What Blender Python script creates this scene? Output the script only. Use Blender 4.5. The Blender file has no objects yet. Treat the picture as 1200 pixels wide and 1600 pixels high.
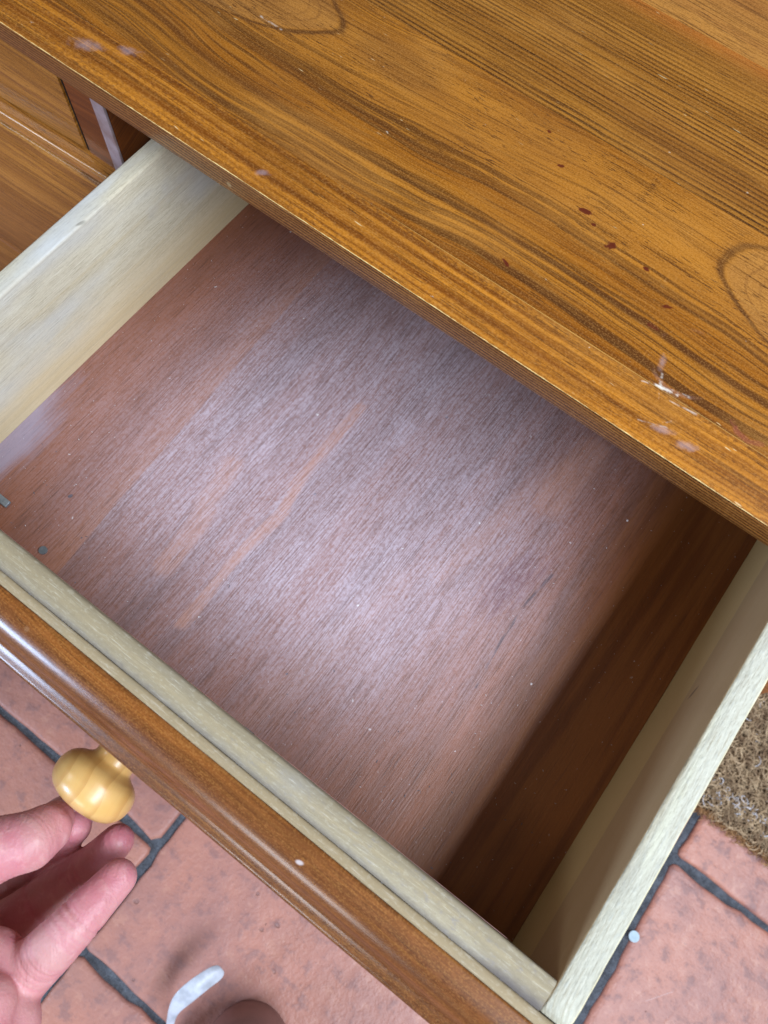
import bpy, bmesh, math, random
from mathutils import Vector, Matrix
random.seed(7)
S = bpy.context.scene
COL = S.collection
Z0 = 0.53            # height of the open drawer's rim above the tiled floor
CAMH = 0.32          # camera above that rim

# ------------------------------------------------------------------ camera
cd = bpy.data.cameras.new('camera'); cam = bpy.data.objects.new('camera', cd); COL.objects.link(cam)
RM = Matrix(((0.7995755165, -0.5758946133, 0.1703654536), (0.5988070334, 0.7427916202, -0.2994841327), (0.0459252675, 0.3414762119, 0.9387677383)))
M = RM.to_4x4(); M.translation = Vector((0, 0, Z0 + CAMH)); cam.matrix_world = M
cd.sensor_fit = 'AUTO'; cd.sensor_width = 36.0; cd.lens = 1243.8 / 1600 * 36
cd.clip_start = 0.01; cd.clip_end = 60
cd.dof.use_dof = True; cd.dof.focus_distance = 0.40; cd.dof.aperture_fstop = 15.0
S.camera = cam

# ------------------------------------------------------------------ world and light
w = bpy.data.worlds.new('World'); S.world = w; w.use_nodes = True
bg = w.node_tree.nodes['Background']; bg.inputs[0].default_value = (1.0, 0.90, 0.82, 1); bg.inputs[1].default_value = 0.14

def area(name, target, direction, dist, normal, along, sx, sy, power, color):
    ld = bpy.data.lights.new(name, 'AREA'); ld.shape = 'RECTANGLE'; ld.size = sx; ld.size_y = sy
    ld.energy = power; ld.color = color
    o = bpy.data.objects.new(name, ld); COL.objects.link(o)
    n = Vector(normal).normalized()
    xa = Vector(along); xa = (xa - n * xa.dot(n)).normalized(); ya = n.cross(xa)
    m = Matrix((xa, ya, n)).transposed().to_4x4(); m.translation = Vector(target) + Vector(direction).normalized() * dist
    o.matrix_world = m
    return o
# tall door glazing high on the right, running along the room; a smaller window behind the photographer
area('door_light', (0.05, 0.10, Z0 - 0.04), (0.56, -0.12, 0.80), 1.45, (0.56, 0, 0.80), (0, 1, 0), 1.9, 0.36, 50, (0.80, 0.91, 1.07))
area('window_light', (-0.13, -0.03, Z0), (-0.47, -0.85, 0.23), 1.6, (-0.47, -0.85, 0.23), (1, -.5, 0), 0.40, 0.36, 15, (0.62, 0.82, 1.15))
area('low_window_light', (-0.05, -0.05, Z0), (0.02, -0.95, 0.16), 1.6, (0.0, -0.95, 0.16), (1, 0, 0), 0.35, 0.35, 4, (0.90, 0.95, 1.0))

area('side_fill_light', (-0.30, 0.10, Z0), (-0.68, -0.42, 0.60), 1.7, (-0.68, -0.42, 0.60), (1, -1.6, 0), 0.34, 0.26, 4.0, (0.86, 0.93, 1.0))  # added lamp: highlight on the rail bead and some fill inside the drawer

S.view_settings.view_transform = 'Standard'; S.view_settings.look = 'None'
S.view_settings.exposure = 0.0; S.view_settings.gamma = 1.0
S.render.engine = 'CYCLES'
S.cycles.max_bounces = 8

# ------------------------------------------------------------------ node expressions
class T:
    def __init__(s, name):
        s.m = bpy.data.materials.new(name); s.m.use_nodes = True
        s.t = s.m.node_tree; s.b = s.t.nodes['Principled BSDF']
        g = s.t.nodes.new('ShaderNodeNewGeometry'); sp = s.t.nodes.new('ShaderNodeSeparateXYZ')
        s.t.links.new(g.outputs['Position'], sp.inputs[0])
        s.x, s.y, s.z0 = [E(s, sp.outputs[i]) for i in range(3)]
        s.z = s.z0 - Z0
        spn = s.t.nodes.new('ShaderNodeSeparateXYZ'); s.t.links.new(g.outputs['True Normal'], spn.inputs[0])
        s.nx, s.ny, s.nz = [E(s, spn.outputs[i]) for i in range(3)]
    def put(s, sock, v):
        if isinstance(v, E): s.t.links.new(v.s, sock)
        elif isinstance(v, (tuple, list)):
            v = tuple(v)
            sock.default_value = v + (1,) if len(v) == 3 and sock.type == 'RGBA' else v
        else: sock.default_value = v
    def math(s, op, *a, clamp=False):
        n = s.t.nodes.new('ShaderNodeMath'); n.operation = op; n.use_clamp = clamp
        for i, v in enumerate(a): s.put(n.inputs[i], v)
        return E(s, n.outputs[0])
    def vec(s, x, y, z=0.0):
        n = s.t.nodes.new('ShaderNodeCombineXYZ')
        for i, v in enumerate((x, y, z)): s.put(n.inputs[i], v)
        return E(s, n.outputs[0])
    def noise(s, x, y, z=0.0, detail=3, rough=.5, dist=0.0):
        n = s.t.nodes.new('ShaderNodeTexNoise'); s.put(n.inputs['Vector'], s.vec(x, y, z))
        n.inputs['Scale'].default_value = 1; n.inputs['Detail'].default_value = detail
        n.inputs['Roughness'].default_value = rough; n.inputs['Distortion'].default_value = dist
        return E(s, n.outputs['Fac'])
    def voro(s, x, y, z=0.0, rand=1.0):
        n = s.t.nodes.new('ShaderNodeTexVoronoi'); s.put(n.inputs['Vector'], s.vec(x, y, z))
        n.inputs['Scale'].default_value = 1; n.inputs['Randomness'].default_value = rand
        return E(s, n.outputs['Distance']), E(s, n.outputs['Color'])
    def sm(s, a, b, v, lo=0.0, hi=1.0):
        n = s.t.nodes.new('ShaderNodeMapRange'); n.interpolation_type = 'SMOOTHSTEP'
        s.put(n.inputs['Value'], v); s.put(n.inputs['From Min'], a); s.put(n.inputs['From Max'], b)
        s.put(n.inputs['To Min'], lo); s.put(n.inputs['To Max'], hi)
        return E(s, n.outputs[0])
    def mix(s, f, a, b, mode='MIX'):
        n = s.t.nodes.new('ShaderNodeMix'); n.data_type = 'RGBA'; n.blend_type = mode
        s.put(n.inputs[0], f); s.put(n.inputs[6], a); s.put(n.inputs[7], b)
        return E(s, n.outputs[2])
    def ell(s, u, v, cu, cv, ru, rv, ang=0.0, soft=.5, wob=None):
        """soft elliptical patch: 1 inside, 0 outside"""
        a, b = u - cu, v - cv
        c, q = math.cos(ang), math.sin(ang)
        p = (a * c + b * q) * (1 / ru); r = (b * c - a * q) * (1 / rv)
        d = s.math('SQRT', p * p + r * r)
        if wob is not None: d = d + wob
        return s.sm(1.0, 1.0 - soft, d)
    def streak(s, u, v, pts, width, soft=.6, wob=None):
        """a mark that follows a polyline"""
        out = None
        for (x0, y0), (x1, y1) in zip(pts, pts[1:]):
            L = math.hypot(x1 - x0, y1 - y0); ang = math.atan2(y1 - y0, x1 - x0)
            c, q = math.cos(ang), math.sin(ang)
            a, b = u - x0, v - y0
            p = a * c + b * q; r = b * c - a * q
            dx = s.math('MAXIMUM', s.math('MAXIMUM', p * -1.0, p - L), 0.0)
            d = s.math('SQRT', dx * dx + r * r)
            out = d if out is None else s.math('MINIMUM', out, d)
        if wob is not None: out = out + wob
        return s.sm(width, width * (1 - soft), out)
    def bump(s, h, dist=0.001, strength=1.0, base=None):
        n = s.t.nodes.new('ShaderNodeBump'); s.put(n.inputs['Height'], h)
        n.inputs['Distance'].default_value = dist; n.inputs['Strength'].default_value = strength
        if base is not None: s.put(n.inputs['Normal'], base)
        return E(s, n.outputs[0])
    def out(s, color, rough=.5, bump=None, **kw):
        s.put(s.b.inputs['Base Color'], color); s.put(s.b.inputs['Roughness'], rough)
        if bump is not None: s.put(s.b.inputs['Normal'], bump)
        for k, v in kw.items(): s.put(s.b.inputs[k.replace('_', ' ')], v)
        return s.m
class E:
    def __init__(s, t, sock): s.T = t; s.s = sock
    def __add__(s, o): return s.T.math('ADD', s, o)
    __radd__ = __add__
    def __sub__(s, o): return s.T.math('SUBTRACT', s, o)
    def __rsub__(s, o): return s.T.math('SUBTRACT', o, s)
    def __mul__(s, o): return s.T.math('MULTIPLY', s, o)
    __rmul__ = __mul__
    def __truediv__(s, o): return s.T.math('DIVIDE', s, o)
    def __pow__(s, o): return s.T.math('POWER', s, o)

# ------------------------------------------------------------------ materials
def speckle(t, u, v, scale, thr, seed=0.0, stretch=1.0):
    d, c = t.voro(u * scale * stretch, v * scale, seed)
    sep = t.t.nodes.new('ShaderNodeSeparateColor'); t.t.links.new(c.s, sep.inputs[0])
    pick = t.sm(thr, thr + .01, E(t, sep.outputs[0]))
    size = E(t, sep.outputs[1]) * .22 + .08
    return t.sm(size, size * .5, d) * pick

def varnished(name, kind='plank', tint=(1, 1, 1)):
    t = T(name); x, y, z = t.x, t.y, t.z
    v = y + z * 1.6 if kind != 'fascia' else z * -1.0 + y * .4
    s0 = sum(ord(c) for c in name) * .37
    w1 = (t.noise(x * 3.2, v * 9, s0, 2) - .5)
    w2 = (t.noise(x * 14, v * 40, s0 + 3, 2) - .5)
    amp1, amp2 = dict(plank=(.050, .006), straight=(.012, .0022), edging=(.012, .0014), front=(.020, .005), fascia=(.05, .006), amber=(.02, .003))[kind]
    phi = v + w1 * amp1 + w2 * amp2
    light, mid, dark = (.41, .148, .012), (.240, .070, .004), (.085, .026, .007)
    fibre = t.noise(x * 26, phi * 1500, s0 + 1, 3, .6)
    ring = t.noise(x * 1.5, phi * 230, s0 + 5, 3, .6)
    broad = t.noise(x * 2.5, phi * 55, s0 + 9, 2, .5)
    blot = t.noise(x * 14, v * 20, s0 + 11, 3, .5)
    if kind == 'plank':
        q = y - .276
        centre = t.sm(.036, .012, t.math('ABSOLUTE', q + w1 * .02)) * t.sm(-.33, -.22, x) 
        ringc = t.sm(.46, .68, ring) * (1.0 - centre * .85)
        col = t.mix(t.sm(.30, .70, broad), mid, light)
        col = t.mix(centre * .6, col, (.46, .178, .022))
        col = t.mix(ringc * .85, col, (.115, .034, .006))
        # darker flowing heart streaks between the edging and the middle of the board
        hs = t.sm(.50, .62, t.noise(x * 1.6, phi * 120, 77.0, 2)) * t.sm(.268, .242, y)
        col = t.mix(hs * .92, col, (.085, .026, .005))
        fl_ = t.sm(.55, .60, t.noise(x * 2.2, phi * 330, 51.0, 2)) * t.sm(.275, .255, y)
        col = t.mix(fl_ * .7, col, (.065, .020, .004))
        # nested cathedral figures whose tongues point at each other
        qr = (x + .008) - (y - .283) * (y - .283) * 55.0 + w2 * .018 + w1 * .03
        ql = (x * -1.0 - .2246) - (y - .281) * (y - .281) * 75.0 + w2 * .022 + w1 * .03
        for qq in (qr + (fibre - .5) * .004 + (blot - .5) * .008, ql + (fibre - .5) * .004 + (blot - .5) * .008):
            line = t.sm(.0036, .0004, t.math('ABSOLUTE', qq)) * t.sm(.18, .5, blot)
            halo = t.sm(-.010, .0, qq) * t.sm(.003, .0, qq)
            inn = t.sm(.0, .006, qq)
            rings = t.sm(.5, .7, t.noise(qq * 170, 3.0, 1.0, 2))
            fade = t.sm(.070, .035, t.math('ABSOLUTE', q))
            col = t.mix(inn * fade * .45, col, (.36, .165, .045))
            col = t.mix(rings * inn * fade * .55, col, (.16, .055, .012))
            col = t.mix(line * fade * .95, col, (.05, .016, .005))
            col = t.mix(halo * fade * .35, col, (.20, .07, .014))
        # smooth dark patch
        bl = t.ell(x, y, -.183, .281, .040, .016, -.12, .7, (blot - .5) * .9)
        col = t.mix(bl * .55, col, (.21, .080, .017))
        # short dark pores in the open middle
        po = t.noise(x * 150, y * 1150, 4.0, 1); pm = t.noise(x * 14, y * 50, 8.0, 2)
        pores = t.sm(.63, .66, po) * t.sm(.46, .54, pm) * t.sm(.036, .022, t.math('ABSOLUTE', q))
        col = t.mix(pores * .85, col, (.07, .022, .006))
        # red gouges and small knots
        for (cx, cy, rx, ry, an) in ((-.067, .2641, .0042, .0016, .2), (-.048, .2554, .0034, .0022, .9), (-.029, .2544, .0020, .0012, 0), (-.060, .2600, .0015, .0010, 0), (-.0799, .2179, .0036, .0009, -.4), (-.012, .2305, .0040, .0014, 0)):
            g = t.ell(x, y, cx, cy, rx, ry, an, .45, (t.noise(x * 700, y * 700) - .5) * .9)
            col = t.mix(g * .85, col, (.11, .018, .008))
        # drink ring
        rr = t.math('SQRT', (x - .010) * (x - .010) + (y - .225) * (y - .225))
        rim = t.sm(.0014, .0002, t.math('ABSOLUTE', rr - .0165 + (blot - .5) * .006)) * t.sm(.48, .66, t.noise(x * 60, y * 60, 2.0, 2))
        col = t.mix(rim * .30, col, (.34, .18, .14))
        drip = t.streak(x, y, [(.0375, .2115), (.041, .2085), (.047, .2075), (.052, .2100)], .0016, .5, (t.noise(x * 400, y * 400) - .5) * .0008)
        drip = drip * t.sm(.30, .5, t.noise(x * 200, y * 200, 6.0, 2))
        col = t.mix(drip * .8, col, (.22, .045, .035))
    elif kind == 'straight':
        saw = t.math('FRACT', phi * 370.0 + t.noise(x * 2, phi * 60, 2.0, 1) * 2.5)
        lines = t.sm(.35, .80, saw) * t.sm(1.0, .93, saw) * t.sm(.22, .50, t.noise(x * 3, phi * 160, 23.0, 2))
        col = t.mix(t.sm(.3, .7, broad), (.27, .098, .010), (.38, .150, .018))
        far = t.sm(.395, .345, y)
        dash = t.sm(.25, .65, t.noise(x * 45, phi * 900, 6.0, 2))
        col = t.mix(lines * (far * .75 + .25) * (dash * .5 + .6), col, (.042, .013, .003))
        col = t.mix(t.sm(.012, .0, t.math('ABSOLUTE', y - .3965)) * .45, col, (.50, .13, .02))
    elif kind == 'edging':
        b2 = t.noise(x * 2.0, phi * 260, 7.0, 2, .5)
        col = t.mix(t.sm(.32, .66, b2), (.20, .056, .004), (.56, .205, .018))
        dots = t.noise(x * 420, phi * 620, 3.0, 2)
        col = t.mix(t.sm(.46, .60, dots) * t.sm(.45, .62, ring) * .65, col, (.13, .038, .008))
        # end of the strip: tight dark lines
        face = t.sm(-.5, -.8, t.ny)
        saw = t.math('FRACT', z * 560.0 + w1 * 3.0 + w2 * 1.4)
        fl = t.sm(.20, .60, saw) * t.sm(1.0, .90, saw)
        col = t.mix(face * .85, col, (.27, .105, .027))
        col = t.mix(face * fl * t.sm(.15, .45, t.noise(x * 24, z * 900, 4.0, 2)) * 1.0, col, (.035, .010, .003))
    elif kind == 'front':
        col = t.mix(t.sm(.32, .66, broad), (.115, .032, .008), (.22, .064, .012))
        col = t.mix(t.sm(.48, .66, ring) * .5, col, (.085, .024, .006))
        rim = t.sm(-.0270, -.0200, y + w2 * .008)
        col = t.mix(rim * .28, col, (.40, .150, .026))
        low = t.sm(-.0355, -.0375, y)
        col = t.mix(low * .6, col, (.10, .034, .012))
        wn = t.sm(-.0080, -.0184, y) * t.sm(.5, .75, t.noise(x * 60, y * 300, 3.0, 3))
    elif kind == 'amber':
        col = t.mix(t.sm(.3, .7, broad), (.48, .20, .035), (.36, .135, .024))
        col = t.mix(t.sm(.5, .7, ring) * .3, col, (.20, .065, .014))
    else:
        saw = t.noise(x * 2.2, phi * 300, s0, 2)
        col = t.mix(t.sm(.3, .7, broad), (.30, .115, .014), (.50, .215, .036))
        col = t.mix(t.sm(.46, .66, saw) * .7, col, (.20, .070, .016))
    cloud = t.noise(x * 7, v * 16, s0 + 61, 4, .6)
    if kind in ('plank', 'straight', 'edging'):
        col = t.mix(t.sm(.50, .70, cloud) * .40, col, (.15, .045, .004))
        col = t.mix(t.sm(.48, .32, cloud) * .35, col, (.55, .24, .045))
    fibB = t.noise(x * 11, phi * 620, s0 + 21, 3, .62)
    col = t.mix(t.sm(.55, .66, fibB) * .62, col, (.085, .026, .004))
    col = t.mix(t.sm(.44, .30, fibB) * .25, col, (.46, .20, .036))
    pa = t.sm(.67, .71, t.noise(x * 75, phi * 1300, s0 + 31, 1)) * t.sm(.44, .54, t.noise(x * 12, v * 50, s0 + 33, 2))
    col = t.mix(pa * .8, col, (.055, .018, .005))
    col = t.mix(t.sm(.53, .62, fibre) * .50, col, (.085, .026, .005))
    stp = t.noise(x * 1100, v * 1400, s0 + 41, 2, .7)
    col = t.mix(t.sm(.52, .64, stp) * .30, col, (.08, .026, .005))
    col = t.mix(t.sm(.48, .38, stp) * .22, col, (.58, .28, .08))
    col = t.mix(t.sm(.46, .30, fibre) * .20, col, (.50, .24, .055))
    col = t.mix(t.sm(.42, .75, blot) * .22, col, (.22, .08, .018))
    if kind == 'plank':
        for (cx, cy, rx, ry, an) in ((-.067, .2641, .0040, .0016, .2), (-.048, .2554, .0032, .0022, .9), (-.029, .2544, .0018, .0011, 0), (-.060, .2600, .0013, .0009, 0), (-.0799, .2179, .0036, .0009, -.4), (-.090, .2790, .0022, .0010, .3), (-.105, .2930, .0012, .0010, 0), (-.012, .2430, .0030, .0011, .5)):
            g = t.ell(x, y, cx, cy, rx, ry, an, .4, (t.noise(x * 500, y * 500, 2.0, 2) - .5) * 1.6)
            col = t.mix(g * .9, col, (.10, .014, .006))
    h = fibre * .5
    rough = .27 + blot * .12
    if kind in ('plank', 'edging', 'straight'):
        # pale nicks, scratches and bluish wax marks
        nick = t.sm(.72, .80, t.noise(x * 130, y * 900, 21.0, 1)) * t.sm(.50, .62, t.noise(x * 30, y * 30, 5.0, 1)) * t.sm(.5, .9, t.nz)
        col = t.mix(nick * .8, col, (.75, .55, .28))
        up = t.sm(.5, .9, t.nz)
        sp = speckle(t, x + fibre * .004, y + blot * .003, 420, .990, 4.0) * up
        col = t.mix(sp * .6, col, (.72, .60, .45))
        for (cx, cy, rx, ry) in ((-.3077, .195, .010, .005), (-.2899, .2046, .008, .004), (-.1936, .1888, .004, .0024), (.0005, .217, .0020, .006), (.0385, .1745, .0032, .0012), (.047, .1745, .0018, .001), (.016, .190, .006, .0025), (.028, .190, .006, .003)):
            g = t.ell(x, y, cx, cy, rx, ry, .4, .9, (t.noise(x * 260, y * 260, 1.0, 3) - .5) * 1.6)
            col = t.mix(g * .32, col, (.42, .33, .36)); rough = rough + g * .2
        for (a, b) in (((-.002, .2045), (.018, .2105)), ((.001, .2060), (.013, .2078)), ((.006, .1878), (.018, .1925)), ((.010, .1870), (.017, .1955)), ((.003, .213), (.008, .201)), ((-.2565, .263), (-.243, .2625)), ((.012, .2035), (.024, .2050))):
            g = t.streak(x, y, [a, b], .0010, 1.0, (w2 * .004 + (fibB - .5) * .0016))
            col = t.mix(g * t.sm(.38, .62, t.noise(x * 320, y * 500, 9.0, 3)) * .55, col, (.78, .70, .60))
    if kind == 'edging':
        # varnish worn through to bare wood along the front arris, and a bright glue line behind
        ww = t.noise(x * 60, 3.0, 1.0, 3); wv = t.noise(x * 300, 8.0, 1.0, 2)
        wid = t.math('MAXIMUM', .00060 + (ww - .5) * .0012 + (wv - .5) * .0008, .00048)
        arr = t.sm(wid, wid * .5, (y - .1794) + t.sm(-.5, -.9, t.ny) * (.0320 - z))
        col = t.mix(arr * .95, col, (.90, .66, .28))
        gl = t.sm(.0006, .0001, t.math('ABSOLUTE', y - .2062)) * t.sm(-.22, -.08, x)
        col = t.mix(gl * .7, col, (.72, .45, .13))
        ch = speckle(t, x, y * .5 + z, 150, .95, 9.0) * t.sm(.0042, .001, t.math('ABSOLUTE', y - .1794)) * t.sm(.45, .6, t.noise(x * 14, 1.0, 5.0, 1))
        col = t.mix(ch * .9, col, (.85, .68, .36))
    if kind == 'front':
        st = t.noise(x * 260, y * 520, z * 520, 3, .65)
        col = t.mix(t.sm(.44, .64, st) * .30, col, (.27, .092, .024))
        col = t.mix(t.sm(.50, .68, t.noise(x * 12, phi * 170, 44.0, 4)) * .45, col, (.075, .020, .005))
        sp = speckle(t, x, y, 170, .97, 2.0)
        col = t.mix(sp * .5, col, (.60, .38, .22))
        mk = t.ell(x, y, .0035 - .004, -.0268, .0021, .0011, .3, .6)
        col = t.mix(mk * .8, col, (.60, .52, .50))
        rough = .26 + blot * .14
    if tint != (1, 1, 1): col = t.mix(1.0, col, tint, 'MULTIPLY')
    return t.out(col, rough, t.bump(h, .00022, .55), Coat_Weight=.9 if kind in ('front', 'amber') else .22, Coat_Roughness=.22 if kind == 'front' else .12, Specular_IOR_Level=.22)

def raw_wood(name, along='y', base=((.62, .56, .42), (.53, .46, .32)), dirt=.30, seed=0.0):
    t = T(name); x, y, z = t.x, t.y, t.z
    if along == 'y': u, v = y, x + z * 1.1
    else: u, v = x, y + z * 1.1
    w1 = t.noise(u * 5, v * 14, seed, 2) - .5
    phi = v + w1 * .014
    broad = t.noise(u * 3, phi * 80, seed + 2, 3, .55)
    fib = t.noise(u * 80, phi * 1300, seed + 3, 3, .65)
    pore = t.noise(u * 120, phi * 1900, seed + 7, 1)
    blot = t.noise(u * 18, v * 36, seed + 4, 4, .6)
    col = t.mix(t.sm(.3, .7, broad), base[0], base[1])
    col = t.mix(t.sm(.52, .75, t.noise(u * 2, phi * 190, seed + 8, 2)) * .35, col, (.52, .40, .21))
    col = t.mix(t.sm(.5, .68, fib) * .55, col, (.30, .25, .16))
    col = t.mix(t.sm(.45, .28, fib) * .30, col, (.80, .76, .64))
    col = t.mix(t.sm(.68, .76, pore) * .35, col, (.22, .17, .11))
    col = t.mix(t.sm(.55, .75, blot) * dirt, col, (.34, .32, .28))
    stp = t.noise(u * 380, v * 900, seed + 51, 3, .7)
    col = t.mix(t.sm(.50, .66, stp) * .18, col, (.28, .22, .14))
    col = t.mix(t.sm(.46, .36, stp) * .12, col, (.78, .74, .62))
    return t, u, v, col, fib, blot, pore

def mat_side_left():
    t, u, v, col, fib, blot, pore = raw_wood('pale_side_wood', 'y', seed=3.0)
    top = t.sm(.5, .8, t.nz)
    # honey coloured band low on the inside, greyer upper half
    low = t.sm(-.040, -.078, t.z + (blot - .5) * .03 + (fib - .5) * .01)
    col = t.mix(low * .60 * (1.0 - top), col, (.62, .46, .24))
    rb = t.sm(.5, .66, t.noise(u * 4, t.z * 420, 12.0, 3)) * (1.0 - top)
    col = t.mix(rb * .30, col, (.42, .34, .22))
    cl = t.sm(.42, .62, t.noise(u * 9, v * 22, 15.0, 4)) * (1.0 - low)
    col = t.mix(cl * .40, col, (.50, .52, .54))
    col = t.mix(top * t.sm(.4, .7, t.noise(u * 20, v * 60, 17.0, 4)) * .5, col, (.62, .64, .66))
    scuff = t.sm(.60, .72, t.noise(u * 26, v * 26, 5.0, 3)) * t.sm(.10, .2, t.y)
    col = t.mix(scuff * .35, col, (.46, .46, .46))
    nk = t.ell(t.y, t.x, .1310, -.2632, .0040, .0010, .2, .6, (blot - .5) * .8) * t.sm(-.003, -.001, t.z)
    col = t.mix(nk * .7, col, (.22, .20, .16))
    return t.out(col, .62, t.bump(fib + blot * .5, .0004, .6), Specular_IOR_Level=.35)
def mat_side_right():
    t, u, v, col, fib, blot, pore = raw_wood('pale_rough_side_wood', 'y', base=((.50, .48, .38), (.39, .37, .28)), seed=9.0)
    saw = t.noise(t.y * 240, t.x * 700, 3.0, 3)
    top = t.sm(.4, .8, t.nz)
    edge = t.sm(.1083, .1091, t.x)
    top_ = t.sm(.4, .8, t.nz)
    col = t.mix(t.sm(.5, .7, t.noise(u * 14, t.x * 160, 31.0, 4)) * top_ * .5, col, (.62, .60, .44))
    col = t.mix(edge * .6, col, (.86, .74, .42))
    col = t.mix(top * t.sm(.55, .75, saw) * .35, col, (.34, .36, .34))
    # tone step low on the inner face, small dark marks
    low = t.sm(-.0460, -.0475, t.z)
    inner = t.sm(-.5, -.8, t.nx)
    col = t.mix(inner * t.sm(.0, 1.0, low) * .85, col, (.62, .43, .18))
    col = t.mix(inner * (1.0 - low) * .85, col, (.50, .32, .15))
    mk = t.ell(t.y, t.z, .131, -.040, .0050, .0014, .6, .6, (blot - .5) * 1.4)
    col = t.mix(mk * .7, col, (.16, .10, .06))
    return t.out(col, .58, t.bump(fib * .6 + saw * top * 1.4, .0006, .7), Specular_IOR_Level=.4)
def mat_inner_front():
    t, u, v, col, fib, blot, pore = raw_wood('pale_front_lining_wood', 'x', base=((.39, .33, .22), (.29, .235, .145)), dirt=.5, seed=14.0)
    g = t.noise(t.x * 220, t.y * 420, 5.0, 4, .7)
    col = t.mix(t.sm(.52, .74, g) * t.sm(-.15, .05, t.x) * .65, col, (.24, .22, .22))
    dust_sheen = t.sm(-.0108, -.0142, t.y + (g - .5) * .004)
    col = t.mix(dust_sheen * .65, col, (.15, .135, .13))
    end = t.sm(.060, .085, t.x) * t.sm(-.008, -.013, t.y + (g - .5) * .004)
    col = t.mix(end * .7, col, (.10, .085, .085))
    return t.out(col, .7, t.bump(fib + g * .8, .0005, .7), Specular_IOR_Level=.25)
def mat_back_strip():
    t, u, v, col, fib, blot, pore = raw_wood('tan_unvarnished_wood', 'x', base=((.36, .275, .16), (.28, .205, .11)), dirt=.3, seed=19.0)
    return t.out(col, .7, t.bump(fib, .0004, .6), Specular_IOR_Level=.2)

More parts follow.
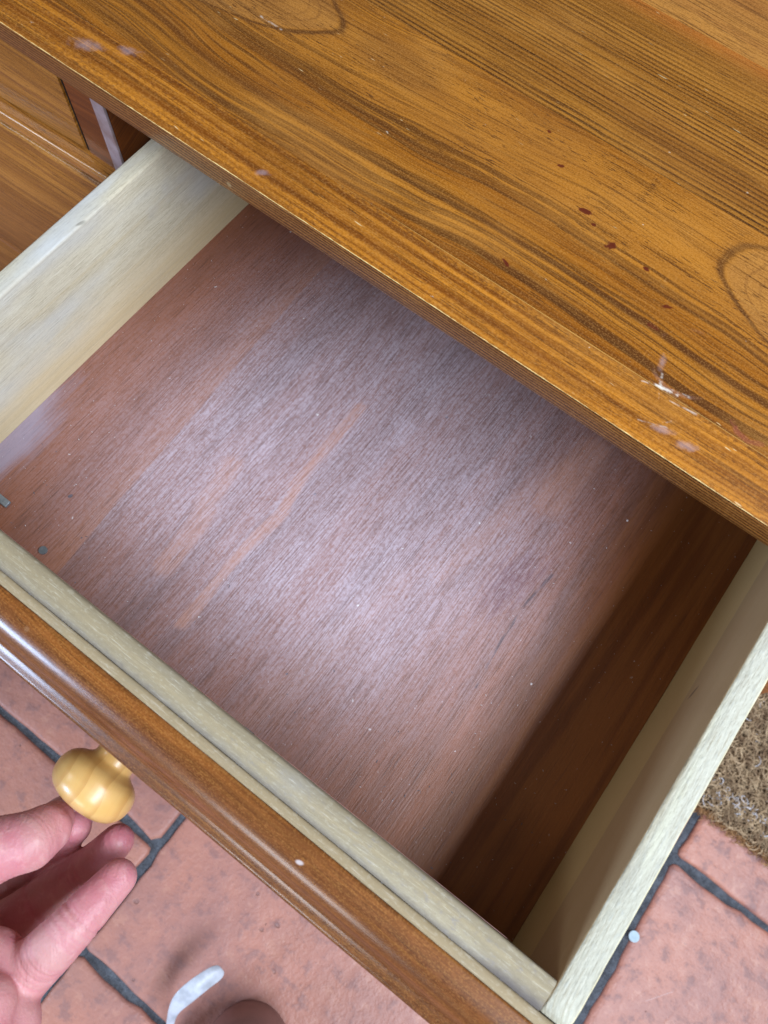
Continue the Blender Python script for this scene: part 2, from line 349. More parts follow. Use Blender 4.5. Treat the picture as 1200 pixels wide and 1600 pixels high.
def mat_bottom():
    t = T('dusty_red_plywood'); x, y = t.x, t.y
    w1 = t.noise(y * 5, x * 14, 2.0, 2) - .5
    phi = x + w1 * .012
    fib = t.noise(y * 55, phi * 1250, 1.0, 4, .65)
    fib2 = t.noise(y * 22, phi * 420, 8.0, 3, .6)
    broad = t.noise(y * 5, phi * 45, 4.0, 3, .55)
    col = t.mix(t.sm(.3, .72, broad), (.26, .078, .022), (.150, .050, .018))
    col = t.mix(t.sm(.52, .72, fib2) * .45, col, (.30, .105, .045))
    # redder left veneer band with a ragged right edge
    edge = t.streak(y, x, [(-.05, -.189), (.06, -.187), (.133, -.1942), (.236, -.1975), (.45, -.20)], .00045, .2)
    side = t.sm(.0006, -.0006, x + .1925 + w1 * .010 + (y - .13) * .045)
    col = t.mix(side * .60, col, (.270, .088, .040))
    seg = t.sm(.022, .0, (x + .1925) * -1.0 + (y - .13) * -.045) * side
    col = t.mix(seg * .55, col, (.40, .150, .060))
    # salmon coloured figure streaks
    figs = []
    wob = (fib2 - .5) * .006 + (t.noise(y * 60, x * 160, 3.0, 2) - .5) * .004
    for pts, wd, k in (([(.018, -.118), (.060, -.1195), (.095, -.116), (.12, -.1215), (.170, -.1215)], .0048, .62), ([(.035, -.146), (.060, -.1465), (.078, -.152), (.100, -.1555)], .0085, .45), ([(.19, -.004), (.23, -.002)], .014, .40), ([(.12, -.030), (.21, -.010)], .010, .28), ([(.0, -.06), (.10, -.045)], .012, .2)):
        g = t.streak(y, x, pts, wd, .75, wob)
        figs.append((g, k)); col = t.mix(g * k, col, (.52, .21, .10))
    d0 = t.noise(y * 6, x * 60, 71.0, 3)
    # dark crack-like line and the darker dabbed patch beside it
    ln = t.streak(y, x, [(.082, .0195), (.11, .0165), (.135, .0160), (.155, .0185)], .0010, .9, (fib2 - .5) * .0022)
    ln = ln * t.sm(.36, .62, t.noise(y * 130, x * 400, 81.0, 3))
    col = t.mix(ln * .8, col, (.045, .020, .018))
    dab = t.ell(y, x, .137, .003, .034, .015, .25, .8, (fib2 - .5) * 1.6)
    dt = t.noise(y * 160, x * 700, 6.0, 2)
    col = t.mix(dab * .5, col, (.11, .025, .028))
    for (cy, cx, r) in ((.114, -.1091, .0011), (.1962, -.0793, .0012), (.0333, -.2111, .0018), (.02, -.19, .0007), (.03, -.06, .0009)):
        col = t.mix(t.ell(y, x, cy, cx, r, r * .7, .5, .5), col, (.02, .015, .02))
    col = t.mix(t.sm(.52, .70, fib) * .55, col, (.045, .018, .014))
    col = t.mix(t.sm(.02, .07, x + (d0 - .5) * .05) * .65, col, t.mix(t.sm(.42, .62, t.noise(y * 7, x * 130, 77.0, 4)), (.40, .140, .032), (.24, .075, .019)))  # warm brown of the shadowed right strip painted into the veneer colour
    # grey dust in pores and patches, with the window's lavender sheen painted in
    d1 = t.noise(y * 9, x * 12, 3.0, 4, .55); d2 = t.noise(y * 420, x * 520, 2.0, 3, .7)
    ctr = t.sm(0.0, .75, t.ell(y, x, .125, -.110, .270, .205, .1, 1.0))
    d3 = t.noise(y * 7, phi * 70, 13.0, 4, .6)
    dust_sheen = t.math('MULTIPLY', t.sm(.25, .75, d1) * .16 + ctr * .66 + t.sm(.30, .75, d3) * ctr * .20, t.sm(.30, .62, d2) * .45 + .55)
    dust_sheen = dust_sheen * (1.0 - side * .30) * t.sm(.60, .42, fib, .55, 1.0) * t.sm(.070, .015, x, .04, 1.0) * t.sm(-.01, .075, y + (d1 - .5) * .04, .45, 1.0)  # film thinned in colour where the right side and front shade the bottom
    col = t.mix(dust_sheen * .92, col, (.60, .50, .58))
    for g, k in figs[:3]: col = t.mix(g * k * t.sm(.30, .60, t.noise(y * 45, x * 300, 91.0, 3)) * .62, col, (.48, .23, .16))
    col = t.mix(ln * .45, col, (.08, .045, .045)); col = t.mix(dab * .38 * t.sm(.40, .55, dt), col, (.15, .045, .055))
    col = t.mix(t.sm(.58, .68, t.noise(y * 36, phi * 1900, 61.0, 2)) * .30, col, (.08, .038, .034))
    corner = t.ell(y, x, .040, -.262, .060, .026, 0, .5, (d1 - .5) * 1.6 + (fib2 - .5) * .5)
    col = t.mix(corner * .5, col, (.40, .40, .54))
    sp = speckle(t, x + fib * .003, y + fib2 * .004, 330, .982, 6.0, 1.0)
    col = t.mix(sp * .75, col, (.80, .76, .78))
    sp2 = speckle(t, x, y, 560, .95, 2.0, 1.6)
    col = t.mix(sp2 * .40, col, (.72, .66, .70))
    rough = .40 + dust_sheen * .25 + d2 * .06
    return t.out(col, rough, t.bump(fib * .9 + d2 * .35, .00035, .8), Specular_IOR_Level=.55)

def mat_tile():
    t = T('terracotta_tile'); x, y = t.x, t.y
    oi = t.t.nodes.new('ShaderNodeObjectInfo'); rnd = E(t, oi.outputs['Random'])
    n1 = t.noise(x * 14, y * 14, rnd * 40.0, 5, .6); n2 = t.noise(x * 60, y * 60, 4.0, 4, .65); n3 = t.noise(x * 300, y * 300, 2.0, 2)
    col = t.mix(t.sm(.35, .65, n1), (.50, .210, .145), (.40, .180, .140))
    col = t.mix(t.sm(.50, .66, n2) * .65, col, (.22, .115, .108))
    col = t.mix(t.sm(.50, .75, t.noise(x * 5, y * 5, 9.0, 3)) * .45, col, (.30, .17, .145))
    col = t.mix(t.sm(.45, .32, n2) * .45, col, (.60, .30, .21))
    col = t.mix(t.sm(.62, .72, n3) * .35, col, (.18, .10, .10))
    col = t.mix(rnd * .25, col, (.42, .20, .17))
    pit = speckle(t, x + n2 * .01, y, 90, .96, 3.0)
    col = t.mix(pit * .45, col, (.16, .10, .10))
    # crazed hairlines
    hl = t.streak(x, y, [(-.245, -.335), (-.232, -.342), (-.228, -.36), (-.222, -.385)], .0022, .8, (n2 - .5) * .004)
    col = t.mix(hl * .75, col, (.10, .09, .10))
    sc = t.streak(x, y, [(.335, .03), (.352, .052)], .0006, .8) 
    col = t.mix(sc * .3, col, (.60, .48, .48))
    return t.out(col, .36 + n2 * .25, t.bump(n1 * 1.6 + n2 * .9 + n3 * .25 - pit * .5, .0022, .75), Specular_IOR_Level=.55)
def mat_grout():
    t = T('dark_grout'); x, y = t.x, t.y
    n = t.noise(x * 90, y * 90, 0, 5, .7); n2 = t.noise(x * 420, y * 420, 2.0, 3, .7)
    col = t.mix(t.sm(.35, .7, n), (.060, .066, .078), (.135, .150, .175))
    col = t.mix(t.sm(.64, .74, n2) * .7, col, (.32, .34, .37))
    return t.out(col, .55, t.bump(n * 2 + n2, .0030, .9), Specular_IOR_Level=.5)
def plain(name, c, rough=.6, var=.2, scale=120, dark=None, **kw):
    t = T(name)
    n = t.noise(t.x * scale, t.y * scale, t.z * scale, 4, .6)
    dark = dark or tuple(k * (1 - var) for k in c)
    return t.out(t.mix(t.sm(.3, .7, n), dark, c), rough, t.bump(n, .0003, .5), **kw)
def mat_knob():
    t = T('honey_knob_pine'); x, y, z = t.x, t.y, t.z
    # rings of the turned pine run across the knob
    r = x * .90 + y * .10 - z * .235
    saw = t.math('FRACT', r * 118.0 + .30 + (t.noise(x * 60, z * 60, y * 60, 2) - .5) * .5)
    ln = t.sm(.60, .97, saw) * t.sm(1.0, .98, saw)
    f = t.noise(r * 1400, y * 60, z * 60, 2)
    col = t.mix(ln * .42, (.70, .42, .14), (.46, .20, .045))
    col = t.mix(t.sm(.4, .65, t.noise(x * 90, y * 60, z * 90, 2)) * .35, col, (.66, .33, .07))
    col = t.mix(t.sm(.5, .7, f) * .18, col, (.60, .34, .10))
    return t.out(col, .38, t.bump(f, .0001, .3), Coat_Weight=.5, Coat_Roughness=.26, Subsurface_Weight=.08, Subsurface_Radius=(.004, .002, .0008))
def mat_skin():
    t = T('pink_skin'); x, y, z = t.x, t.y, t.z
    n = t.noise(x * 45, y * 45, z * 45, 3, .55); n2 = t.noise(x * 220, y * 220, z * 220, 3, .6)
    at = t.t.nodes.new('ShaderNodeAttribute'); at.attribute_name = 'flush'; fl = E(t, at.outputs['Fac'])
    col = t.mix(t.sm(.35, .68, n), (.60, .30, .285), (.54, .205, .215))
    col = t.mix(fl * .45, col, (.62, .17, .24))
    col = t.mix(t.sm(.5, .72, n2) * .22, col, (.78, .50, .45))
    # fine ridges and folds
    rid = t.noise(x * 900 + n * 10.0, y * 900, z * 900, 2)
    fold = t.noise((x * .77 + y * .64) * 420 + n * 3.0, (x * -.64 + y * .77) * 70, z * 90, 2)
    return t.out(col, .48, t.bump(rid * .3 + fold * .8 + n2 * .4, .0009, .7), Subsurface_Weight=.22, Subsurface_Radius=(.010, .0032, .0016), Specular_IOR_Level=.45)

M_PLANK = varnished('varnished_pine_plank', 'plank')
M_STRAIGHT = varnished('varnished_pine_straight_grain', 'straight')
M_AMBER = varnished('varnished_pine_amber', 'amber')
M_EDGE = varnished('varnished_pine_edging', 'edging')
M_FRONT = varnished('varnished_pine_drawer_front', 'front')
M_FASCIA = varnished('varnished_pine_fascia', 'fascia')
M_STILE = varnished('varnished_pine_stile', 'fascia', (.42, .26, .20))
M_LEFT = mat_side_left(); M_RIGHT = mat_side_right(); M_INFRONT = mat_inner_front(); M_STRIP = mat_back_strip()
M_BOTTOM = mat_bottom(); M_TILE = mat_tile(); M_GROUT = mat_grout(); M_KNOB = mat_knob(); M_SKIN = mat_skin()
M_WORN = plain('chalky_worn_edge', (.36, .29, .31), .55, .5, 60, dark=(.22, .14, .13))
M_DARKWOOD = plain('dark_carcass_wood', (.16, .08, .04), .6, .4, 40)
M_GAP = plain('gap_shade_black', (.022, .014, .010), .8, .3)  # shade inside the drawer gap, put into a colour
M_LINT = plain('pale_lint', (.72, .70, .72), .8, .2)
M_DEBRIS = plain('grey_debris', (.13, .14, .17), .6, .3)
M_METAL = plain('dull_nail_metal', (.30, .33, .36), .4, .3, 300, Metallic=.6)
M_COIR = plain('coir_fibre', (.58, .42, .25), .8, .5, 90, dark=(.24, .15, .08))
M_COIRBASE = plain('coir_backing', (.13, .085, .05), .95, .5, 200)
M_COIREDGE = plain('coir_orange_edge', (.45, .24, .10), .85, .4, 300)
M_PAPER = plain('white_strip', (.60, .63, .70), .35, .35, 75, Transmission_Weight=.0)
M_SLIPPER = plain('brown_slipper', (.27, .14, .12), .5, .25, 30)
M_DOT = plain('pale_blue_disc', (.40, .52, .58), .5, .15, 300)
M_NAIL = plain('fingernail', (.55, .30, .34), .25, .1, 100, Coat_Weight=.4)

# ------------------------------------------------------------------ object helpers
def thing(name, label, cat, loc, group=None):
    o = bpy.data.objects.new(name, None); COL.objects.link(o); o.location = loc; o.empty_display_size = .02
    o['label'] = label; o['category'] = cat
    if group: o['group'] = group
    return o
def wloc(p):
    v = Vector((0, 0, 0))
    while p is not None: v += Vector(p.location); p = p.parent
    return v
def obj(name, verts, faces, mat, parent=None, smooth=None, label=None, kind=None, loc=None):
    """mesh given in world coordinates"""
    off = wloc(parent) if parent else Vector(loc or (0, 0, 0))
    me = bpy.data.meshes.new(name); me.from_pydata([Vector(v) - off for v in verts], [], faces); me.validate()
    bm = bmesh.new(); bm.from_mesh(me); bmesh.ops.recalc_face_normals(bm, faces=bm.faces); bm.to_mesh(me); bm.free()
    me.materials.append(mat)
    o = bpy.data.objects.new(name, me); COL.objects.link(o)
    if parent: o.parent = parent
    else: o.location = off
    if smooth is not None:
        me.polygons.foreach_set('use_smooth', [True] * len(me.polygons)); me.set_sharp_from_angle(angle=math.radians(smooth))
    if label: o['label'] = label
    if kind: o['kind'] = kind
    return o
def tag(o, label, cat, group=None):
    o['label'] = label; o['category'] = cat
    if group: o['group'] = group
    return o
def box(x0, x1, y0, y1, z0, z1):
    v = [(x, y, z) for x in (x0, x1) for y in (y0, y1) for z in (z0, z1)]
    f = [(0, 1, 3, 2), (4, 6, 7, 5), (0, 4, 5, 1), (2, 3, 7, 6), (0, 2, 6, 4), (1, 5, 7, 3)]
    return v, f
def bevel(o, w=.0006, seg=2):
    m = o.modifiers.new('bevel', 'BEVEL'); m.width = w; m.segments = seg; m.limit_method = 'ANGLE'
    return o
def bbox_obj(name, b, mat, parent, bw=.0006, **k):
    v, f = box(*b); v = [(x, y, z + Z0) for x, y, z in v]
    o = obj(name, v, f, mat, parent, **k)
    if bw: bevel(o, bw)
    return o
def extrude(profile, axis, a, b, n=1, jitter=0.0, endround=None):
    """closed profile (p,q) swept along axis; axis 'x': (p,q)=(y,z); axis 'y': (p,q)=(x,z)"""
    v, f = [], []; k = len(profile)
    rnd = random.Random(k + n)
    sw = [0.0] * k
    for i in range(n + 1):
        t = a + (b - a) * i / n
        for j, (p, q) in enumerate(profile):
            if jitter: sw[j] = sw[j] * .8 + rnd.uniform(-1, 1) * jitter * .4
            v.append((t, p + sw[j], q + sw[j] + Z0) if axis == 'x' else (p + sw[j], t, q + sw[j] + Z0))
    for i in range(n):
        for j in range(k):
            j2 = (j + 1) % k
            f.append((i * k + j, i * k + j2, (i + 1) * k + j2, (i + 1) * k + j))
    f.append(tuple(range(k))); f.append(tuple(n * k + j for j in reversed(range(k))))
    return v, f
def rounded(p0, p1, q0, q1, r, n=4, bottom=False):
    """rectangle with rounded top corners"""
    pts = [(p0, q0), (p1, q0)] if not bottom else []
    for i in range(n + 1):
        a = math.pi / 2 * i / n; pts.append((p1 - r + r * math.cos(a), q1 - r + r * math.sin(a)))
    for i in range(n + 1):
        a = math.pi / 2 + math.pi / 2 * i / n; pts.append((p0 + r + r * math.cos(a), q1 - r + r * math.sin(a)))
    return pts

# ------------------------------------------------------------------ the dresser
XL, XR = -.62, .165
TT, TB = .0320, .0184
dresser = thing('dresser', 'varnished orange-brown pine dresser with worn plank top', 'dresser', ((XL + XR) / 2, .40, 0))
top = bbox_obj('tabletop', (XL - .012, XR + .012, .2064, .62, TB + .0002, TT - .0035), M_DARKWOOD, dresser, 0)
edg = extrude([(.1802, TB), (.2060, TB), (.2060, TT), (.1806, TT), (.1797, TT - .0004), (.1794, TT - .0014), (.1794, TB + .0016), (.1797, TB + .0005)], 'x', XL - .014, XR + .014, 160, .00006)
obj('edging_strip', *edg, M_EDGE, top, 40)
for (a, b, m, dz) in ((.20615, .3048, M_PLANK, 0), (.3050, .3968, M_STRAIGHT, .0), (.3970, .490, M_AMBER, -.0001), (.4902, .618, M_PLANK, 0)):
    bevel(obj('plank', *(lambda v, f: ([(x, y, z + Z0) for x, y, z in v], f))(*box(XL - .012, XR + .012, a, b, TT - .0034, TT - .0001 + dz)), m, top), .0002, 1)
# carcass
bbox_obj('side_panel', (XL, XL + .016, .20, .60, -Z0 + .03, TB), M_FASCIA, dresser)
bbox_obj('side_panel', (XR - .016, XR, .20, .60, -Z0 + .03, TB), M_FASCIA, dresser)
bbox_obj('back_panel', (XL + .016, XR - .016, .592, .60, -Z0 + .03, TB), M_DARKWOOD, dresser)
bbox_obj('bottom_board', (XL + .016, XR - .016, .21, .592, -Z0 + .05, -Z0 + .066), M_DARKWOOD, dresser)
for (x, y) in ((XL + .02, .225), (XR - .02, .225), (XL + .02, .58), (XR - .02, .58)):
    bbox_obj('foot', (x - .02, x + .02, y - .02, y + .02, -Z0 + .0005, -Z0 + .03), M_FASCIA, dresser)
# divider between the two drawer bays, with a pale worn front edge
bbox_obj('divider', (-.3124, -.3034, .1914, .592, -.090, TB - .0002), M_STILE, dresser)
bbox_obj('divider_edge', (-.3128, -.3035, .1893, .1912, -.062, TB - .0004), M_WORN, dresser, .0006, label='whitish purple worn strip on the front edge of the divider')
bbox_obj('stile', (XR - .040, XR - .0162, .1990, .212, -Z0 + .03, TB - .0004), M_FASCIA, dresser)
bbox_obj('gap_shade_strip', (-.33415, -.3336, .1900, .2100, -.0466, TB - .0020), M_GAP, dresser, 0, label='thin near-black strip standing in for the shade in the gap')  # black strip added to paint the shade of the gap, not a working part
# recessed dark strip with a rounded foot between closed drawer and divider
prof = [(-.3322, TB - .001), (-.3322, -.0470)]
for i in range(8):
    a = math.pi / 2 * i / 7; prof.append((-.3310 + .0182 * math.sin(a), -.0475 - .0040 * (1 - math.cos(a)) - .0002))
prof.append((-.3127, TB - .001))
v = [(x, .1898, z + Z0) for x, z in prof] + [(x, .2100, z + Z0) for x, z in prof]; n = len(prof)
f = [tuple(range(n)), tuple(range(2 * n - 1, n - 1, -1))] + [(i, (i + 1) % n, n + (i + 1) % n, n + i) for i in range(n)]
obj('stop_block', v, f, M_STILE, dresser, 40, label='dark reddish brown strip with a rounded foot')
# rails between the rows: a rounded bead standing proud of the face
def rail(zt, zb, yf, x0=XL + .016, x1=-.2990, parent=dresser):
    p = [(.215, zt), (.215, zb), (yf + .002, zb)]
    n = 7; r = (zt - zb) / 2
    for i in range(n + 1):
        a = -math.pi / 2 + math.pi * i / n; p.append((yf + .004 - .004 * math.cos(a), (zt + zb) / 2 + r * .96 * math.sin(a)))
    v_, f_ = extrude(p, 'x', x0, x1, 1)
    return obj('rail', [(x, y - max(0, -.316 - x) * .048 * (y < .21), z) for x, y, z in v_], f_, M_AMBER, parent, 50)
rail(-.0470, -.0560, .1812)
rail(-.1060, -.1200, .1990, -.2985, XR - .0405)
for zz in (-.235, -.375): rail(zz, zz - .012, .1880, XL + .016, XR - .0165)
# closed drawers
def bow(v):
    # the face of the left bays comes slightly forward towards the left end
    return [(x, y - max(0, -.316 - x) * .048 * max(0, min(1, (.214 - y) / .02)), z) for x, y, z in v]
def closed(z1, z0, x0, x1, yf, label):
    d = thing('closed_drawer', label, 'drawer', ((x0 + x1) / 2, yf, z0 + Z0), 'closed drawers of the dresser')
    r = .006; p = [(.212, z1), (.212, z0)]
    for i in range(5):
        a = math.pi / 2 * i / 4; p.append((yf + r - r * math.sin(a), z0 + r * .5 - r * .5 * math.cos(a)))
    for i in range(5):
        a = math.pi / 2 * i / 4; p.append((yf + r - r * math.cos(a), z1 - r * .5 + r * .5 * math.sin(a)))
    v_, f_ = extrude(p, 'x', x0, x1, 1)
    obj('drawer_front', bow(v_), f_, M_FASCIA, d, 45)
    bbox_obj('drawer_box', (x0 + .008, x1 - .008, .2125, .56, z0 + .004, z1 - .006), M_DARKWOOD, d)
    return d
closed(TB - .0015, -.0468, XL + .018, -.3342, .1895, 'closed light orange pine drawer front with cathedral grain, left of the open drawer')
closed(-.0622, -.2340, XL + .018, -.3000, .1838, 'wide closed brown drawer front below the beaded rail, left of the open drawer')
closed(-.2480, -.3740, XL + .018, -.2960, .1945, 'shaded brown closed drawer front lowest at the left edge')

# ------------------------------------------------------------------ the open drawer
drawer = thing('open_drawer', 'pulled out empty wooden drawer with pale sides and dusty reddish bottom', 'drawer', (-.082, -.02, Z0 - .10))
YB = .50
H = .0835
lp = rounded(-.2731, -.2623, -.096, 0, .0016)
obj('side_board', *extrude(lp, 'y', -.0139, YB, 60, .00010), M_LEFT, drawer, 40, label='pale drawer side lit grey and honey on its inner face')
# right side: sawn top edge that rounds over at its front end
v, f = [], []
ys = [-.0137, -.0128, -.0115, -.0095, -.007, -.004, 0] + [.006 * i for i in range(1, 85)]
rr = rounded(.0976, .1092, -.096, 0, .0014); k = len(rr); rnd = random.Random(5); sw = [0] * k
for yy in ys:
    drop = 0 if yy > -.004 else .0030 * ((-.004 - yy) / .0097) ** 2
    for j, (p, q) in enumerate(rr):
        sw[j] = sw[j] * .6 + rnd.uniform(-1, 1) * .00010
        v.append((p + sw[j], yy, q + Z0 + (sw[j] - drop if q > -.02 else 0)))
for i in range(len(ys) - 1):
    for j in range(k): f.append((i * k + j, i * k + (j + 1) % k, (i + 1) * k + (j + 1) % k, (i + 1) * k + j))
f.append(tuple(range(k))); f.append(tuple((len(ys) - 1) * k + j for j in range(k)))
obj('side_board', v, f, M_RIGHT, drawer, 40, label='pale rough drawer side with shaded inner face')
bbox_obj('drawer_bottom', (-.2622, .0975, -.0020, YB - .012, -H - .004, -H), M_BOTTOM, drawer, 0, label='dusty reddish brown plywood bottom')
bbox_obj('back_board', (-.2622, .0975, YB - .0118, YB, -.096, -.004), M_LEFT, drawer)
# inner front board with rounded top and slight dip at the groove
ip = [(-.0140, -.096), (-.0022, -.096), (-.0022, -.0016), (-.0027, -.0006), (-.0038, -.0001), (-.0075, 0), (-.0105, -.0004), (-.0128, -.0010), (-.0140, -.0017)]
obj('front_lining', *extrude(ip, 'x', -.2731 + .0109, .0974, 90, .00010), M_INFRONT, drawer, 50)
sp_ = [(-.0184, -.096), (-.0142, -.096), (-.0142, -.0018), (-.0147, -.0010), (-.0160, -.0006), (-.0182, -.0007), (-.0184, -.0010)]
obj('back_strip', *extrude(sp_, 'x', -.288, .121, 90, .00008), M_STRIP, drawer, 50, label='unvarnished tan back edge of the drawer front')
fp = [(-.0185, -.104), (-.0185, -.0011), (-.0192, -.0004)] + [(-.0212 - .0152 * math.sin(a * .115), -.0155 + .0152 * math.cos(a * .115)) for a in range(12)] + [(-.0368, -.0118), (-.0380, -.0127), (-.0392, -.0133), (-.0403, -.0139), (-.0416, -.0146), (-.0420, -.0166), (-.0418, -.0188), (-.0410, -.0204), (-.0400, -.0212), (-.0400, -.098), (-.0385, -.103)]
# interpolate the profile more finely
fp2 = []
for i, (a, b) in enumerate(fp):
    c, d = fp[(i + 1) % len(fp)]
    fp2.append((a, b))
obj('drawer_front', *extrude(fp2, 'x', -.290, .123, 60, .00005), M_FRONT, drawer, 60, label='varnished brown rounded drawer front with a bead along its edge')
# turned knob
KC = Vector((-.0915, -.0610, Z0 - .052))
def lathe(prof, n, c):
    v, f = [], []
    for (r, yy) in prof:
        for i in range(n):
            a = 2 * math.pi * i / n; v.append((c.x + r * math.cos(a), yy, c.z + r * math.sin(a)))
    for j in range(len(prof) - 1):
        for i in range(n): f.append((j * n + i, j * n + (i + 1) % n, (j + 1) * n + (i + 1) % n, (j + 1) * n + i))
    f.append(tuple(range(n))); f.append(tuple((len(prof) - 1) * n + i for i in range(n)))
    return v, f
key = [(.0116, -.0399), (.0114, -.0415), (.0102, -.0440), (.0096, -.0465), (.0100, -.0488), (.0122, -.0504), (.0152, -.0520), (.0177, -.0546), (.0189, -.0580), (.0190, -.0608), (.0182, -.0645), (.0160, -.0677), (.0122, -.0699), (.0072, -.0711), (.0006, -.0715)]
kp = []
for i in range(len(key) - 1):
    p0, p1, p2, p3 = [Vector(key[max(0, min(len(key) - 1, k))]) for k in (i - 1, i, i + 1, i + 2)]
    for q in range(4):
        u_ = q / 4; kp.append(tuple(.5 * ((2 * p1) + (p2 - p0) * u_ + (2 * p0 - 5 * p1 + 4 * p2 - p3) * u_ ** 2 + (3 * p1 - p0 - 3 * p2 + p3) * u_ ** 3)))
kp.append(key[-1])
obj('knob', *lathe(kp, 64, KC), M_KNOB, drawer, 80, label='glossy honey coloured turned pine knob')
# nail heads in the left corner
def disc(c, r, h, n=16):
    v = [(c[0] + r * math.cos(2 * math.pi * i / n), c[1] + r * math.sin(2 * math.pi * i / n), c[2] + dz) for dz, s in ((0, 1), (h, 1)) for i in range(n)]
    f = [tuple(range(n)), tuple(range(2 * n - 1, n - 1, -1))] + [(i, (i + 1) % n, n + (i + 1) % n, n + i) for i in range(n)]
    return v, f
obj('nail_head', *disc((-.2005, .0030, Z0 - H), .0022, .0010), M_METAL, drawer, 40)
sv, sf = box(-.250, -.2325, .0078, .0118, Z0 - H - .0003, Z0 - H + .0016)
bevel(obj('metal_staple', sv, sf, M_METAL, drawer), .0005)

# ------------------------------------------------------------------ lint and debris lying in the drawer and on top
def flecks(name, n, region, z, mat, parent, size, seed):
    rnd = random.Random(seed); v, f = [], []
    for _ in range(n):
        x = rnd.uniform(region[0], region[1]); y = rnd.uniform(region[2], region[3]); a = rnd.uniform(0, math.pi)
        L = size * rnd.uniform(.5, 1.7); W_ = size * rnd.uniform(.15, .45); b = len(v)
        c, s = math.cos(a), math.sin(a)
        for (p, q, h) in ((-L, -W_, 0), (L, -W_ * .6, 0), (L * .8, W_, 0), (-L * .7, W_ * .8, 0), (0, 0, W_ * 1.1)):
            v.append((x + p * c - q * s, y + p * s + q * c, z + h + .00003))
        f += [(b, b + 1, b + 4), (b + 1, b + 2, b + 4), (b + 2, b + 3, b + 4), (b + 3, b, b + 4)]
    o = obj(name, v, f, mat, parent); o['kind'] = 'stuff'; return o
flecks('lint', 300, (-.258, .094, .003, .30), Z0 - H, M_LINT, None, .00034, 3)
flecks('debris', 60, (-.258, .094, -.0005, .05), Z0 - H, M_DEBRIS, None, .0005, 8)
flecks('groove_dust', 260, (-.26, .095, -.0143, -.0128), Z0 - .0018, M_DEBRIS, None, .0004, 12)

# ------------------------------------------------------------------ floor
fv = [(-4, -4, -.0045), (4, -4, -.0045), (4, 4, -.0045), (-4, 4, -.0045)]
floor = obj('floor', fv, [(0, 1, 2, 3)], M_GROUT, None, kind='structure')
PX, PY = .4137, .406
def tile_mesh(seed):
    rnd = random.Random(seed); n = 28; hx, hy = PX / 2 - .0036, PY / 2 - .0036
    ring = []
    def walk(a, b, m):
        off = 0
        for i in range(m):
            t = i / m; off = off * .7 + rnd.uniform(-1, 1) * .0013 + (rnd.random() < .04) * -.003
            x = a[0] + (b[0] - a[0]) * t; y = a[1] + (b[1] - a[1]) * t
            nx, ny = (b[1] - a[1]), -(b[0] - a[0]); L = math.hypot(nx, ny)
            ring.append((x + nx / L * off, y + ny / L * off))
    c = .006
    P = [(hx - c, -hy), (hx - c * .3, -hy + c * .3), (hx, -hy + c), (hx, hy - c), (hx - c * .3, hy - c * .3), (hx - c, hy), (-hx + c, hy), (-hx + c * .3, hy - c * .3), (-hx, hy - c), (-hx, -hy + c), (-hx + c * .3, -hy + c * .3), (-hx + c, -hy)]
    for i in range(12):
        a, b = P[i], P[(i + 1) % 12]; walk(a, b, n if math.hypot(b[0] - a[0], b[1] - a[1]) > .1 else 1)
    v, f = [], []; k = len(ring)
    for (ins, z) in ((0, -.010), (0, -.0030), (.0012, -.0012), (.0038, -.0002), (.009, .0)):
        for (x, y) in ring:
            s = math.hypot(x, y); v.append((x * (1 - ins / abs(s)), y * (1 - ins / abs(s)), z))
    for j in range(4):
        for i in range(k): f.append((j * k + i, j * k + (i + 1) % k, (j + 1) * k + (i + 1) % k, (j + 1) * k + i))
    f.append(tuple(4 * k + i for i in range(k)))
    me = bpy.data.meshes.new('tile'); me.from_pydata(v, [], f)
    me.polygons.foreach_set('use_smooth', [True] * len(me.polygons)); me.set_sharp_from_angle(angle=math.radians(50)); me.materials.append(M_TILE)
    return me
TM = [tile_mesh(s) for s in range(5)]
joint = {0: -.251, -1: -.1437, 1: .1554 - PY}
rt = random.Random(2)
for kx in range(-5, 6):
    y0 = joint.get(kx, rt.uniform(-.3, 0))
    for ky in range(-5, 6):
        o = bpy.data.objects.new('tile', TM[(kx * 3 + ky * 7) % 5]); COL.objects.link(o); o.parent = floor
        o.location = (-.1206 + PX * (kx + .5), y0 + PY * (ky + .5), rt.uniform(-.0006, .0006)); o.rotation_euler = (rt.uniform(-.002, .002), rt.uniform(-.002, .002), rt.uniform(-.004, .004))

